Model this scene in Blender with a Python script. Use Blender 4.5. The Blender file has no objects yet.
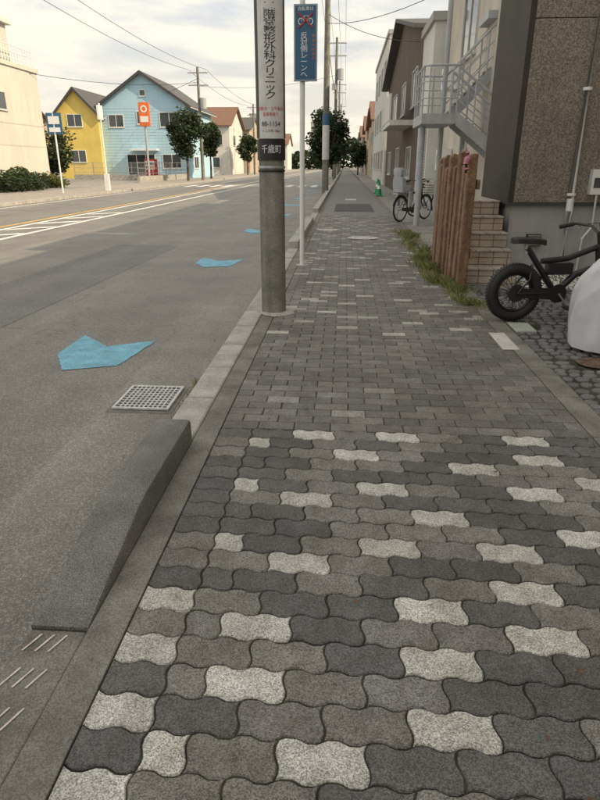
import bpy, math, random
from mathutils import Vector, Matrix, noise as mnoise
R=random.Random(7)
sc=bpy.context.scene
sc.view_settings.view_transform='Standard'
sc.view_settings.look='None'
sc.view_settings.exposure=0
ZR=-0.08   # road level

# ---------------------------------------------------------------- materials
def nodes(m):
    m.use_nodes=True
    nt=m.node_tree
    for n in list(nt.nodes): nt.nodes.remove(n)
    out=nt.nodes.new('ShaderNodeOutputMaterial')
    b=nt.nodes.new('ShaderNodeBsdfPrincipled')
    nt.links.new(b.outputs[0],out.inputs[0])
    return nt,b
def N(nt,t,**k):
    n=nt.nodes.new(t)
    for a,v in k.items(): setattr(n,a,v)
    return n
def ramp(nt,src,p0,p1,c0=(0,0,0,1),c1=(1,1,1,1)):
    r=N(nt,'ShaderNodeValToRGB'); e=r.color_ramp.elements
    e[0].position=p0;e[0].color=c0;e[1].position=p1;e[1].color=c1
    nt.links.new(src,r.inputs[0]); return r.outputs[0]
def mixc(nt,f,a,b,mode='MIX'):
    m=N(nt,'ShaderNodeMix',data_type='RGBA',blend_type=mode)
    for s,v in ((m.inputs[0],f),(m.inputs[6],a),(m.inputs[7],b)):
        if hasattr(v,'is_linked'): nt.links.new(v,s)
        else:
            s.default_value=v if isinstance(v,(int,float)) else ((*v,1) if len(v)==3 else v)
    return m.outputs[2]
def bump(nt,b,h,strength,dist=0.01):
    n=N(nt,'ShaderNodeBump'); n.inputs['Strength'].default_value=strength; n.inputs['Distance'].default_value=dist
    nt.links.new(h,n.inputs['Height']); nt.links.new(n.outputs[0],b.inputs['Normal'])
def noise(nt,vec,scale,detail=4,rough=.6):
    n=N(nt,'ShaderNodeTexNoise'); n.inputs['Scale'].default_value=scale; n.inputs['Detail'].default_value=detail; n.inputs['Roughness'].default_value=rough
    nt.links.new(vec,n.inputs['Vector']); return n.outputs[0]
M={}
def mat(name,c,rough=.8,var=.25,scale=6,fine=0,finescale=200,bmp=.15,metal=0,spec=.4,bd=.01,streak=0):
    if name in M: return M[name]
    m=bpy.data.materials.new(name); nt,b=nodes(m)
    tc=N(nt,'ShaderNodeTexCoord').outputs['Object']
    n1=noise(nt,tc,scale,4)
    f=ramp(nt,n1,.3,.7)
    d=tuple(x*(1-var) for x in c); l=tuple(min(1,x*(1+var)) for x in c)
    col=mixc(nt,f,d,l)
    h=n1
    if streak:
        mp=N(nt,'ShaderNodeMapping'); mp.inputs['Scale'].default_value=(5,5,.35); nt.links.new(tc,mp.inputs[0])
        ns=noise(nt,mp.outputs[0],1.0,5,.65)
        fs=ramp(nt,ns,.35,.6,(1-streak,1-streak,1-streak*1.05,1),(1,1,1,1))
        col=mixc(nt,1.0,col,fs,'MULTIPLY')
    if fine:
        n2=noise(nt,tc,finescale,2)
        f2=ramp(nt,n2,.35,.65,(1-fine,1-fine,1-fine,1),(1+fine,1+fine,1+fine,1))
        col=mixc(nt,1.0,col,f2,'MULTIPLY'); h=n2
    nt.links.new(col,b.inputs['Base Color'])
    b.inputs['Roughness'].default_value=rough; b.inputs['Metallic'].default_value=metal
    b.inputs['Specular IOR Level'].default_value=spec
    if bmp: bump(nt,b,h,bmp,bd)
    M[name]=m; return m
def asphalt(name,base,light,stain=.25,vs=150,cracks=True,p=.5,rough=.66):
    m=bpy.data.materials.new(name); nt,b=nodes(m)
    tc=N(nt,'ShaderNodeTexCoord').outputs['Object']
    v=N(nt,'ShaderNodeTexVoronoi'); v.inputs['Scale'].default_value=vs; nt.links.new(tc,v.inputs['Vector'])
    sepc=N(nt,'ShaderNodeSeparateColor'); nt.links.new(v.outputs['Color'],sepc.inputs[0])
    f=ramp(nt,sepc.outputs[0],p,1)
    col=mixc(nt,f,base,light)
    n2=noise(nt,tc,.9,6,.7); s=ramp(nt,n2,.35,.65,(1-stain,1-stain,1-stain,1),(1+stain,1+stain,1+stain*.95,1))
    col=mixc(nt,1.0,col,s,'MULTIPLY')
    mp=N(nt,'ShaderNodeMapping'); mp.inputs['Scale'].default_value=(1.6,.06,1); nt.links.new(tc,mp.inputs[0])
    n3=noise(nt,mp.outputs[0],1.0,3,.6); s3=ramp(nt,n3,.3,.7,(.84,.84,.84,1),(1.17,1.17,1.16,1))
    col=mixc(nt,1.0,col,s3,'MULTIPLY')
    if cracks:
        vc=N(nt,'ShaderNodeTexVoronoi',feature='DISTANCE_TO_EDGE'); vc.inputs['Scale'].default_value=.28
        wn=N(nt,'ShaderNodeTexNoise'); wn.inputs['Scale'].default_value=2.5; wn.inputs['Detail'].default_value=5; nt.links.new(tc,wn.inputs['Vector'])
        va=N(nt,'ShaderNodeVectorMath',operation='SCALE'); nt.links.new(wn.outputs['Color'],va.inputs[0]); va.inputs['Scale'].default_value=.9
        vb=N(nt,'ShaderNodeVectorMath',operation='ADD'); nt.links.new(tc,vb.inputs[0]); nt.links.new(va.outputs[0],vb.inputs[1]); nt.links.new(vb.outputs[0],vc.inputs['Vector'])
        cr=ramp(nt,vc.outputs['Distance'],.001,.004,(.6,.6,.6,1),(1,1,1,1))
        col=mixc(nt,1.0,col,cr,'MULTIPLY')
    nt.links.new(col,b.inputs['Base Color']); b.inputs['Roughness'].default_value=rough
    b.inputs['Specular IOR Level'].default_value=.5
    bump(nt,b,v.outputs['Distance'],.7,.006)
    M[name]=m; return m
def paver_mat():
    m=bpy.data.materials.new('paver_aggregate'); nt,b=nodes(m)
    tc=N(nt,'ShaderNodeTexCoord').outputs['Object']
    at=N(nt,'ShaderNodeAttribute',attribute_name='tone')
    v=N(nt,'ShaderNodeTexVoronoi'); v.inputs['Scale'].default_value=330; nt.links.new(tc,v.inputs['Vector'])
    sepc=N(nt,'ShaderNodeSeparateColor'); nt.links.new(v.outputs['Color'],sepc.inputs[0])
    sp=ramp(nt,sepc.outputs[0],.1,.95,(.5,.5,.5,1),(1.6,1.6,1.6,1))
    col=mixc(nt,1.0,at.outputs['Color'],sp,'MULTIPLY')
    n=noise(nt,tc,9,4,.7); s=ramp(nt,n,.3,.7,(.70,.69,.66,1),(1.17,1.17,1.18,1))
    col=mixc(nt,1.0,col,s,'MULTIPLY')
    n=noise(nt,tc,1.1,4,.6); s=ramp(nt,n,.35,.68,(.78,.755,.715,1),(1.10,1.10,1.11,1))
    col=mixc(nt,1.0,col,s,'MULTIPLY')
    nt.links.new(col,b.inputs['Base Color']); b.inputs['Roughness'].default_value=.66
    b.inputs['Specular IOR Level'].default_value=.5
    bump(nt,b,v.outputs['Distance'],.6,.0025)
    return m
def tile_mat(name,c1,c2,mortar,bw,bh,plane='xz',off=0.0,ms=.01,rough=.7,freq=2):
    m=bpy.data.materials.new(name); nt,b=nodes(m)
    tc=N(nt,'ShaderNodeTexCoord').outputs['Object']
    s=N(nt,'ShaderNodeSeparateXYZ'); nt.links.new(tc,s.inputs[0])
    c=N(nt,'ShaderNodeCombineXYZ')
    if plane=='xz':
        a=N(nt,'ShaderNodeMath',operation='ADD'); nt.links.new(s.outputs[0],a.inputs[0]); nt.links.new(s.outputs[1],a.inputs[1])
        nt.links.new(a.outputs[0],c.inputs[0]); nt.links.new(s.outputs[2],c.inputs[1])
    else:
        nt.links.new(s.outputs[0],c.inputs[0]); nt.links.new(s.outputs[1],c.inputs[1])
    br=N(nt,'ShaderNodeTexBrick',offset=off,offset_frequency=freq)
    br.inputs['Scale'].default_value=1; br.inputs['Brick Width'].default_value=bw; br.inputs['Row Height'].default_value=bh
    br.inputs['Mortar Size'].default_value=ms; br.inputs['Mortar Smooth'].default_value=.1
    br.inputs['Color1'].default_value=(*c1,1); br.inputs['Color2'].default_value=(*c2,1); br.inputs['Mortar'].default_value=(*mortar,1)
    nt.links.new(c.outputs[0],br.inputs['Vector'])
    n=noise(nt,tc,5,4); sr=ramp(nt,n,.3,.7,(.75,.75,.75,1),(1.15,1.15,1.15,1))
    col=mixc(nt,1.0,br.outputs['Color'],sr,'MULTIPLY')
    nt.links.new(col,b.inputs['Base Color']); b.inputs['Roughness'].default_value=rough
    inv=N(nt,'ShaderNodeMath',operation='SUBTRACT'); inv.inputs[0].default_value=1; nt.links.new(br.outputs['Fac'],inv.inputs[1])
    bump(nt,b,inv.outputs[0],.5,.006)
    M[name]=m; return m
def leaf_mat(name,c1,c2):
    m=bpy.data.materials.new(name); nt,b=nodes(m)
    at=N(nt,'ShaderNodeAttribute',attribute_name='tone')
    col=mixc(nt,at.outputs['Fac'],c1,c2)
    nt.links.new(col,b.inputs['Base Color']); b.inputs['Roughness'].default_value=.6
    tr=N(nt,'ShaderNodeBsdfTranslucent'); nt.links.new(col,tr.inputs[0])
    mx=N(nt,'ShaderNodeMixShader'); mx.inputs[0].default_value=.3
    nt.links.new(b.outputs[0],mx.inputs[1]); nt.links.new(tr.outputs[0],mx.inputs[2])
    out=[n for n in nt.nodes if n.type=='OUTPUT_MATERIAL'][0]; nt.links.new(mx.outputs[0],out.inputs[0])
    M[name]=m; return m
# palette
ASPH=asphalt('road_asphalt',(.128,.122,.113),(.30,.28,.25),.2,rough=.52)
PATCHR=asphalt('repair_asphalt',(.11,.107,.103),(.25,.24,.23),.15,rough=.6,cracks=False)
GUT=asphalt('gutter_concrete',(.165,.158,.143),(.34,.325,.295),.2,170,False,.45)
CONC=mat('kerb_concrete',(.38,.365,.335),.85,.28,5,.3,180,.3)
CONCD=mat('dark_concrete',(.185,.176,.157),.85,.38,4,.35,200,.3)
KERBD=mat('kerb_exposed_concrete',(.19,.187,.178),.8,.30,4,.55,260,.7)
LOTC=mat('lot_concrete',(.26,.25,.235),.85,.3,2,.25,150,.2)
EARTH=mat('bare_ground',(.14,.125,.10),.95,.35,.7,.3,40,.3)
PAV=paver_mat()
STONE=mat('stone_sett',(.15,.148,.148),.75,.4,5,.4,150,.5)
MOSS=mat('moss_joint',(.05,.05,.034),.95,.6,9,.4,200,.2)
JOINT=MOSS
BLUE=mat('blue_road_paint',(.17,.41,.54),.7,.22,9,.45,160,.3)
WHITE=mat('white_road_paint',(.66,.66,.63),.7,.2,5,.2,120,.1)
YEL=mat('yellow_road_paint',(.6,.38,.1),.7,.2,5,.2,120,.1)
STUC=mat('brown_grey_stucco',(.30,.26,.22),.95,.14,1.4,.42,60,1.0,bd=.02,streak=.15)
DARKW=mat('dark_cladding',(.045,.038,.032),.7,.2,3,0,0,.1)
FOUND=mat('foundation_concrete',(.44,.44,.43),.85,.14,2.2,.12,120,.15,streak=.2)
WPLAST=mat('white_plastic',(.76,.76,.74),.4,.06,3,0,0,0)
BLACK=mat('black_rubber',(.020,.020,.020),.6,.2,8,0,0,.1)
BLKP=mat('black_paint',(.016,.016,.017),.35,.2,8,0,0,0,spec=.6)
STEEL=mat('galvanised_steel',(.42,.43,.44),.45,.2,10,0,0,.05,metal=.7)
GRATE=mat('grate_steel',(.55,.55,.54),.55,.25,20,0,0,.05,metal=.2)
VOID=mat('drain_void',(.012,.012,.011),.95,.2,5,0,0,0)
POLE=mat('concrete_pole',(.225,.217,.19),.8,.3,5,.2,90,.25,streak=.4)
GREYP=mat('grey_stair_paint',(.42,.44,.46),.5,.12,4,0,0,.05,streak=.15)
BEIGE=mat('beige_wall',(.57,.52,.45),.9,.1,.8,.1,60,.3,streak=.14)
CREAM=mat('cream_wall',(.58,.55,.49),.9,.08,.6,.06,60,.2,streak=.12)
LBLUE=mat('light_blue_siding',(.42,.63,.76),.8,.06,.8,0,0,.05,streak=.06)
YELW=mat('yellow_wall',(.72,.55,.15),.85,.08,.8,0,0,.05,streak=.08)
WHW=mat('white_wall',(.66,.65,.61),.9,.08,.7,0,0,.05,streak=.12)
GRW=mat('grey_wall',(.42,.41,.39),.9,.1,.7,0,0,.05,streak=.12)
BRW=mat('brown_wall',(.105,.074,.056),.8,.15,.9,0,0,.05,streak=.12)
TANW=mat('tan_wall',(.48,.40,.31),.9,.1,.7,0,0,.05,streak=.12)
ROOF=mat('slate_roof',(.085,.083,.085),.7,.25,5,0,0,.2)
ROOFB=mat('brown_roof',(.18,.10,.07),.8,.25,5,0,0,.2)
GLASS=mat('window_glass',(.05,.06,.07),.08,.3,.6,0,0,0,spec=.8)
FRAME=mat('window_frame',(.55,.55,.53),.5,.1,3,0,0,0)
FRAMED=mat('dark_window_frame',(.06,.06,.06),.5,.1,3,0,0,0)
WOOD=mat('weathered_timber',(.25,.148,.09),.85,.35,7,.3,60,.5,streak=.5)
BARK=mat('tree_bark',(.09,.07,.05),.95,.3,8,.3,60,.5)
DRYL=mat('dry_leaf',(.16,.09,.05),.85,.4,7)
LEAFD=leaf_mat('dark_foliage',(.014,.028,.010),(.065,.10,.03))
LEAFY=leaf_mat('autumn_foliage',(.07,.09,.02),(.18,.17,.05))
GRASS=leaf_mat('grass_blades',(.08,.125,.03),(.34,.32,.13))
SIGNB=mat('sign_blue',(.04,.12,.22),.45,.08,3,0,0,0)
SIGNW=mat('sign_white',(.78,.78,.77),.45,.05,3,0,0,0)
SIGNG=mat('sign_grey_white',(.60,.60,.585),.5,.12,8,0,0,0)
SIGNK=mat('sign_black',(.02,.02,.022),.45,.1,3,0,0,0)
SIGNR=mat('sign_red',(.5,.04,.03),.45,.1,3,0,0,0)
ORANGE=mat('orange_sign',(.70,.17,.045),.45,.1,3,0,0,0)
RUST=mat('rusty_iron',(.14,.09,.065),.75,.4,14,.3,90,.3)
SLOT=mat('slot_marks',(.62,.52,.49),.8,.25,30,0,0,0)
COVER=mat('silver_cover_cloth',(.50,.51,.53),.42,.1,6,0,0,.15,spec=.5)
LIDC=mat('cover_plate_concrete',(.52,.51,.48),.85,.16,6,.2,140,.2)
PATCH=mat('asphalt_patch',(.075,.075,.075),.85,.3,6,.3,120,.3)
GREEN=mat('green_plastic',(.03,.28,.12),.5,.1,4,0,0,0)
PINK=mat('pink_plastic',(.56,.22,.30),.5,.2,12,0,0,0)
GRAVEL=mat('white_gravel',(.7,.69,.67),.8,.25,40,0,0,.3)
GRIT=mat('road_grit',(.32,.30,.26),.9,.5,60,0,0,0)
TILEV=tile_mat('beige_step_tile',(.50,.42,.33),(.44,.36,.28),(.17,.15,.13),.175,.09,'xz',ms=.006)
TILEH=tile_mat('beige_tread_tile',(.50,.43,.36),(.44,.37,.31),(.18,.16,.14),.175,.15,'xy',ms=.006)
BRICKF=tile_mat('far_pavement_bricks',(.17,.166,.158),(.225,.218,.205),(.07,.07,.064),.2,.1,'xy',off=.5,ms=.006)
SIDEW=tile_mat('opposite_pavement_slabs',(.32,.29,.25),(.36,.32,.28),(.18,.17,.15),.3,.3,'xy',ms=.008)
SHUT=tile_mat('ribbed_shutter',(.55,.55,.53),(.53,.53,.51),(.2,.2,.2),6,.09,'xz',ms=.012)

# ---------------------------------------------------------------- mesh builder
class MB:
    def __init__(s): s.v=[];s.f=[];s.m=[];s.mats=[];s.tone=None
    def mi(s,m):
        if m not in s.mats: s.mats.append(m)
        return s.mats.index(m)
    def add(s,vs,fs,m):
        o=len(s.v); s.v+= [tuple(v) for v in vs]; i=s.mi(m)
        for f in fs: s.f.append([o+k for k in f]); s.m.append(i)
    def box(s,x0,x1,y0,y1,z0,z1,m):
        vs=[(x0,y0,z0),(x1,y0,z0),(x1,y1,z0),(x0,y1,z0),(x0,y0,z1),(x1,y0,z1),(x1,y1,z1),(x0,y1,z1)]
        s.add(vs,[(3,2,1,0),(4,5,6,7),(0,1,5,4),(1,2,6,5),(2,3,7,6),(3,0,4,7)],m)
    def poly(s,pts,m): s.add(pts,[tuple(range(len(pts)))],m)
    def prism(s,pts,off,m):
        n=len(pts); q=[tuple(a+b for a,b in zip(p,off)) for p in pts]
        s.add(list(pts)+q,[tuple(reversed(range(n))),tuple(range(n,2*n))]+[(i,(i+1)%n,n+(i+1)%n,n+i) for i in range(n)],m)
    def cyl(s,p0,p1,r0,r1,seg,m,caps=True):
        p0=Vector(p0);p1=Vector(p1); d=(p1-p0)
        if d.length<1e-6: return
        q=d.to_track_quat('Z','Y'); vs=[]
        for p,r in ((p0,r0),(p1,r1)):
            for i in range(seg):
                a=2*math.pi*i/seg; vs.append(p+q@Vector((r*math.cos(a),r*math.sin(a),0)))
        fs=[(i,(i+1)%seg,seg+(i+1)%seg,seg+i) for i in range(seg)]
        if caps: fs+=[tuple(reversed(range(seg))),tuple(range(seg,2*seg))]
        s.add(vs,fs,m)
    def tube(s,pts,r,seg,m):
        pts=[Vector(p) for p in pts]
        vs=[];n=len(pts)
        for i,p in enumerate(pts):
            d=(pts[min(i+1,n-1)]-pts[max(i-1,0)]); q=d.to_track_quat('Z','Y')
            rr=r[i] if isinstance(r,(list,tuple)) else r
            for k in range(seg):
                a=2*math.pi*k/seg; vs.append(p+q@Vector((rr*math.cos(a),rr*math.sin(a),0)))
        fs=[]
        for i in range(n-1):
            for k in range(seg):
                fs.append((i*seg+k,i*seg+(k+1)%seg,(i+1)*seg+(k+1)%seg,(i+1)*seg+k))
        fs+=[tuple(reversed(range(seg))),tuple(range((n-1)*seg,n*seg))]
        s.add(vs,fs,m)
    def torus(s,c,Rr,r,m,seg=32,ss=10,axis='y',rw=None):
        rw=rw or r; vs=[]
        for i in range(seg):
            a=2*math.pi*i/seg
            for k in range(ss):
                b=2*math.pi*k/ss; rad=Rr+r*math.cos(b); w=rw*math.sin(b)
                if axis=='y': p=(c[0]+rad*math.cos(a),c[1]+w,c[2]+rad*math.sin(a))
                elif axis=='z': p=(c[0]+rad*math.cos(a),c[1]+rad*math.sin(a),c[2]+w)
                else: p=(c[0]+w,c[1]+rad*math.cos(a),c[2]+rad*math.sin(a))
                vs.append(p)
        fs=[(i*ss+k,((i+1)%seg)*ss+k,((i+1)%seg)*ss+(k+1)%ss,i*ss+(k+1)%ss) for i in range(seg) for k in range(ss)]
        s.add(vs,fs,m)
    def obj(s,name,parent=None,smooth=True,bevel=0,loc=None):
        me=bpy.data.meshes.new(name); me.from_pydata(s.v,[],s.f)
        for m in s.mats: me.materials.append(m)
        me.polygons.foreach_set('material_index',s.m)
        if s.tone is not None:
            at=me.color_attributes.new('tone','FLOAT_COLOR','POINT')
            fl=[]
            for t in s.tone: fl+=[t[0],t[1],t[2],1]
            at.data.foreach_set('color',fl)
        me.update()
        o=bpy.data.objects.new(name,me); sc.collection.objects.link(o)
        if smooth:
            me.polygons.foreach_set('use_smooth',[True]*len(me.polygons)); me.set_sharp_from_angle(angle=math.radians(35))
        if parent: o.parent=parent
        if loc: o.location=loc
        if bevel:
            b=o.modifiers.new('bevel','BEVEL'); b.width=bevel; b.segments=2; b.limit_method='ANGLE'
        return o
def grp(name,loc=(0,0,0),rz=0):
    e=bpy.data.objects.new(name,None); e.empty_display_size=.2; sc.collection.objects.link(e)
    e.location=loc; e.rotation_euler=(0,0,rz); return e
def sheet(name,x0,x1,y0,y1,z,m):
    b=MB(); b.poly([(x0,y0,z),(x1,y0,z),(x1,y1,z),(x0,y1,z)],m); return b.obj(name,smooth=False)
def text_mb(mb,txt,size,fn,m,sx=1.0):
    cu=bpy.data.curves.new('t','FONT'); cu.body=txt; cu.size=size; cu.align_x='CENTER'; cu.align_y='CENTER'; cu.resolution_u=2
    o=bpy.data.objects.new('t',cu); sc.collection.objects.link(o)
    dg=bpy.context.evaluated_depsgraph_get(); dg.update()
    me=bpy.data.meshes.new_from_object(o.evaluated_get(dg))
    if len(me.vertices):
        mb.add([fn(v.co.x*sx,v.co.y) for v in me.vertices],[tuple(p.vertices) for p in me.polygons],m)
    bpy.data.objects.remove(o); bpy.data.curves.remove(cu); bpy.data.meshes.remove(me)

# ---------------------------------------------------------------- ground
sheet('ground',-400,400,-60,700,ZR-.06,EARTH)
sheet('road',-12.5,-1.49,-30,500,ZR,ASPH)
sheet('gutter',-1.49,-.94,-30,300,ZR+.004,GUT)
sheet('opposite_pavement',-16.2,-12.65,-30,400,.03,SIDEW)
b=MB()
y=-20
while y<200:
    b.box(-12.65,-12.5,y+.01,y+1.99,ZR-.02,.045,CONC); y+=2
b.obj('opposite_kerb')
sheet('opposite_lots_ground',-140,-16.2,-30,400,.022,LOTC)
sheet('lot_ground',1.5,60,-30,300,-.02,LOTC)
sheet('pavement_bedding',-.95,1.52,-30,300,-.02,JOINT)
b=MB(); b.poly([(-.644,-2,-.0075),(1.35,-2,-.0075),(1.35,18,-.0075),(-.644,18,-.0075)],MOSS); b.obj('paver_joint_sand',smooth=False)

# interlocking wavy pavers
U=.1115
light={(0,0),(1,3),(1,-5),(2,-2),(3,3),(3,-5),(4,-2),(4,6),(5,3),(5,-5),(6,6),(7,-1),(8,2),(8,6),(10,4),(11,-1),(12,2),(12,8),(14,6),(15,1),
(17,3),(17,-1),(-1,-5),(9,9),(13,11),(15,9),(17,9),(0,-3.5),(3,-3.5),(8,-3.5),(12,-3.5),(16,-3.5),(2,10)}
TL=(.52,.515,.49);TMd=(.20,.195,.182);TD=(.112,.111,.11)
def wav(t):
    s=math.sin(2*math.pi*t)*1.25
    return max(-.92,min(.92,s))
pb=MB(); pb.tone=[]
XL,XR=-.644,1.35
def jit(c,a=.12):
    k=1+R.uniform(-a,a); w=R.uniform(-.012,.012)
    return (c[0]*(k+w),c[1]*k,c[2]*(k-w))
def paver(cx,cy,xa,xb,tone,wave=True,h=U):
    yb,yt=cy-h/2,cy+h/2; A=.0078;B=.0068; pts=[]
    if wave:
        nx=max(2,int(round((xb-xa)/U*8)))
        for i in range(nx): x=xa+(xb-xa)*i/nx; pts.append((x,yb+A*wav((x+.02)/U)))
        for i in range(6): y=yb+h*i/6; pts.append((xb+B*wav(i/6),y))
        for i in range(nx): x=xb-(xb-xa)*i/nx; pts.append((x,yt+A*wav((x+.02)/U)))
        for i in range(6): y=yt-h*i/6; pts.append((xa+B*wav(1-i/6),y))
    else:
        pts=[(xa,yb),(xb,yb),(xb,yt),(xa,yt)]
    hh=h
    pts=[(min(max(x,XL),XR),y) for x,y in pts]
    xs=[p[0] for p in pts]
    if max(xs)-min(xs)<.02: return
    mx=(max(xs)+min(xs))/2; w=max(xs)-min(xs); my=cy
    dz=R.uniform(-.0015,.0015); tx=R.uniform(-.008,.008); ty=R.uniform(-.014,.014)
    jx,jy=R.uniform(-.001,.001),R.uniform(-.001,.001)
    g0=.0025 if wave else .0022
    rings=[]
    for g,z in ((g0,-.022),(g0,-.004),(g0+.0033,0)):
        fx=1-2*g/w; fy=1-2*g/hh
        rings.append([(mx+jx+(x-mx)*fx,my+jy+(y-my)*fy,z+dz+(x-mx)*tx+(y-my)*ty) for x,y in pts])
    n=len(pts); vs=rings[0]+rings[1]+rings[2]
    fs=[(r*n+i,r*n+(i+1)%n,(r+1)*n+(i+1)%n,(r+1)*n+i) for r in (0,1) for i in range(n)]
    fs.append(tuple(range(2*n,3*n)))
    pb.add(vs,fs,PAV); pb.tone+=[tone]*len(vs)
for k in range(-24,18):
    cy=1.038+k*U
    if k%2==0: bl=[(-5,-6,-4),(-3.5,-4,-3)]+[(n,n-1,n+1) for n in range(-2,14,2)]
    else: bl=[(n,n-1,n+1) for n in range(-5,15,2)]
    for n,a,c in bl:
        L=(k,n) in light or (k<-1 and R.random()<.13)
        if L: t=jit(TL,.09)
        else: t=jit(TMd,.12) if R.random()<.40 else jit(TD,.14)
        paver(0,cy,a*U-.02,c*U-.02,t)
yend=1.038+17.5*U
pb.obj('interlocking_pavers',smooth=False)
pb=MB(); pb.tone=[]
y=yend+.05+.004; row=0
while y<18:
    x=-.644-(.1 if row%2 else 0); c=0
    while x<1.35:
        q=R.random(); lat=(row%2==0 and (c+(row//2)*2)%5==0)
        if y>4.9 and lat and q<.82: t=jit((.42,.41,.38),.14)
        elif y>4.9 and q<.04: t=jit((.36,.35,.33),.12)
        elif y<=4.9 and lat and q<.3: t=jit((.30,.29,.275),.1)
        elif q<.45: t=jit((.19,.184,.172),.12)
        else: t=jit((.148,.144,.136),.12)
        paver(0,y,x,x+.2,t,False,.1)
        x+=.2; c+=1
    y+=.1; row+=1
pb.obj('brick_pavers',smooth=False)
sheet('far_brick_pavement',-.644,1.35,18,250,0,BRICKF)
b=MB(); y=-3.0
while y<60:
    L=.6
    b.box(1.353,1.5,y+.004,y+L-.004,-.03,.004+R.uniform(-.001,.002),CONCD); y+=L
b.obj('pavement_edging',bevel=.004)
b=MB(); b.box(-.765,-.648,-4,60,-.03,-.003,CONCD); b.obj('pavement_concrete_strip',bevel=.003)
b=MB(); y=2.84
while y<120:
    L=.6; top=.004 if y<10.2 or (16<y<19) else .12
    z=top+R.uniform(-.003,.003)
    b.box(-.95+R.uniform(-.004,.004),-.77,y+.005,y+L-.005,ZR-.02,z,CONC); y+=L
b.obj('kerb',bevel=.012)
b=MB(); y=1.44
for i in range(8):
    b.box(-.95,-.77,y-.6+.004,y-.004,ZR-.02,-.012,CONCD); y-=.6
b.obj('lowered_kerb',bevel=.006)
b=MB()
for i in range(9):
    yy=1.345-i*.135
    for xx in (-.935,-.895,-.855):
        b.add([(xx,yy,-.0085),(xx+.006,yy-.002,-.0085),(xx+.035,yy+.068,-.0085),(xx+.029,yy+.07,-.0085)],[(0,1,2,3)],SLOT)
b.obj('kerb_grip_marks',smooth=False)
# raised ramped kerb end
b=MB(); H=.118
prof=[(1.445,-.005),(1.60,.028),(1.80,.068),(2.00,H-.009),(2.10,H),(2.45,H+.001),(2.82,H)]
W0,W1=-.955,-.768
vs=[]
for (yy,z) in prof:
    ch=.02 if z>.02 else .004
    vs+=[(W0,yy,ZR-.02),(W0,yy,z-ch),(W0+ch*.35,yy,z-ch*.3),(W0+ch*1.2,yy,z),(W1-ch*1.2,yy,z),(W1-ch*.3,yy,z-ch*.3),(W1,yy,z-ch),(W1,yy,ZR-.02)]
fs=[]
for i in range(len(prof)-1):
    for k in range(7): fs.append((i*8+k,i*8+k+1,(i+1)*8+k+1,(i+1)*8+k))
fs+=[(7,6,5,4,3,2,1,0),tuple((len(prof)-1)*8+k for k in range(8))]
b.add(vs,fs,KERBD); o=b.obj('ramped_kerb_block')
# drain grate
g=grp('drain_grate',(-1.235,3.58,ZR+.008)); g.scale=(.88,.95,1)
b=MB(); b.box(-.19,.19,-.20,.20,0,.003,VOID); b.obj('pit',g)
b=MB()
for x in (-.205,.185): b.box(x,x+.02,-.215,.215,.004,.016,GRATE)
for yy in (-.215,.195): b.box(-.184,.184,yy,yy+.02,.004,.0155,GRATE)
for i in range(1,11): x=-.185+i*.0336; b.box(x-.005,x+.005,-.195,.195,.004,.014,GRATE)
for i in range(1,9): yy=-.195+i*.0433; b.box(-.184,.184,yy-.005,yy+.005,.005,.0132,GRATE)
b.obj('bars',g)
b=MB(); b.box(-.235,.235,-.25,.25,-.006,-.0005,CONCD); b.obj('frame',g)

# road markings
def decal(name,pts,z,m):
    b=MB(); b.poly([(x,y,z) for x,y in pts],m); return b.obj(name,smooth=False)
ch=[(-2.30,5.10),(-2.29,4.52),(-2.07,4.12),(-1.70,4.26),(-1.60,4.97),(-1.965,4.76)]
def rough_edges(pts,seed,amp=.008,n=14):
    rr=random.Random(seed); out=[]
    for i in range(len(pts)):
        a=pts[i];c=pts[(i+1)%len(pts)]
        for k in range(n):
            t=k/n; out.append((a[0]+(c[0]-a[0])*t+rr.uniform(-amp,amp),a[1]+(c[1]-a[1])*t+rr.uniform(-amp,amp)))
    return out
for i in range(12):
    dy=i*4.85
    decal('blue_road_arrow',[(x,y+dy) for x,y in rough_edges(ch,i)],ZR+.004,BLUE)
decal('centre_line',[(-7.12,-20),(-6.97,-20),(-6.97,400),(-7.12,400)],ZR+.004,WHITE)
decal('centre_line',[(-8.15,-20),(-8.0,-20),(-8.0,400),(-8.15,400)],ZR+.004,WHITE)
decal('yellow_line',[(-8.5,-20),(-8.36,-20),(-8.36,400),(-8.5,400)],ZR+.004,YEL)
decal('edge_line',[(-12.1,-20),(-11.97,-20),(-11.97,400),(-12.1,400)],ZR+.004,WHITE)
decal('road_repair_patch',[(-4.4,5.2),(-3.2,5.1),(-3.1,11.5),(-4.3,11.6)],ZR+.002,PATCHR)
b=MB()
for i in range(9):
    y=6+i*1.6
    b.poly([(-7.95,y,ZR+.004),(-7.95,y+.35,ZR+.004),(-7.16,y+1.15,ZR+.004),(-7.16,y+.8,ZR+.004)][::-1],WHITE)
b.obj('hatched_marking',smooth=False)
b=MB()
for i in range(12):
    x=-11.4+i*.9
    if -8.7<x<-6.8: continue
    b.poly([(x,44,ZR+.008),(x+.45,44,ZR+.008),(x+.45,48,ZR+.008),(x,48,ZR+.008)],WHITE)
b.obj('zebra_crossing',smooth=False)
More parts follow.
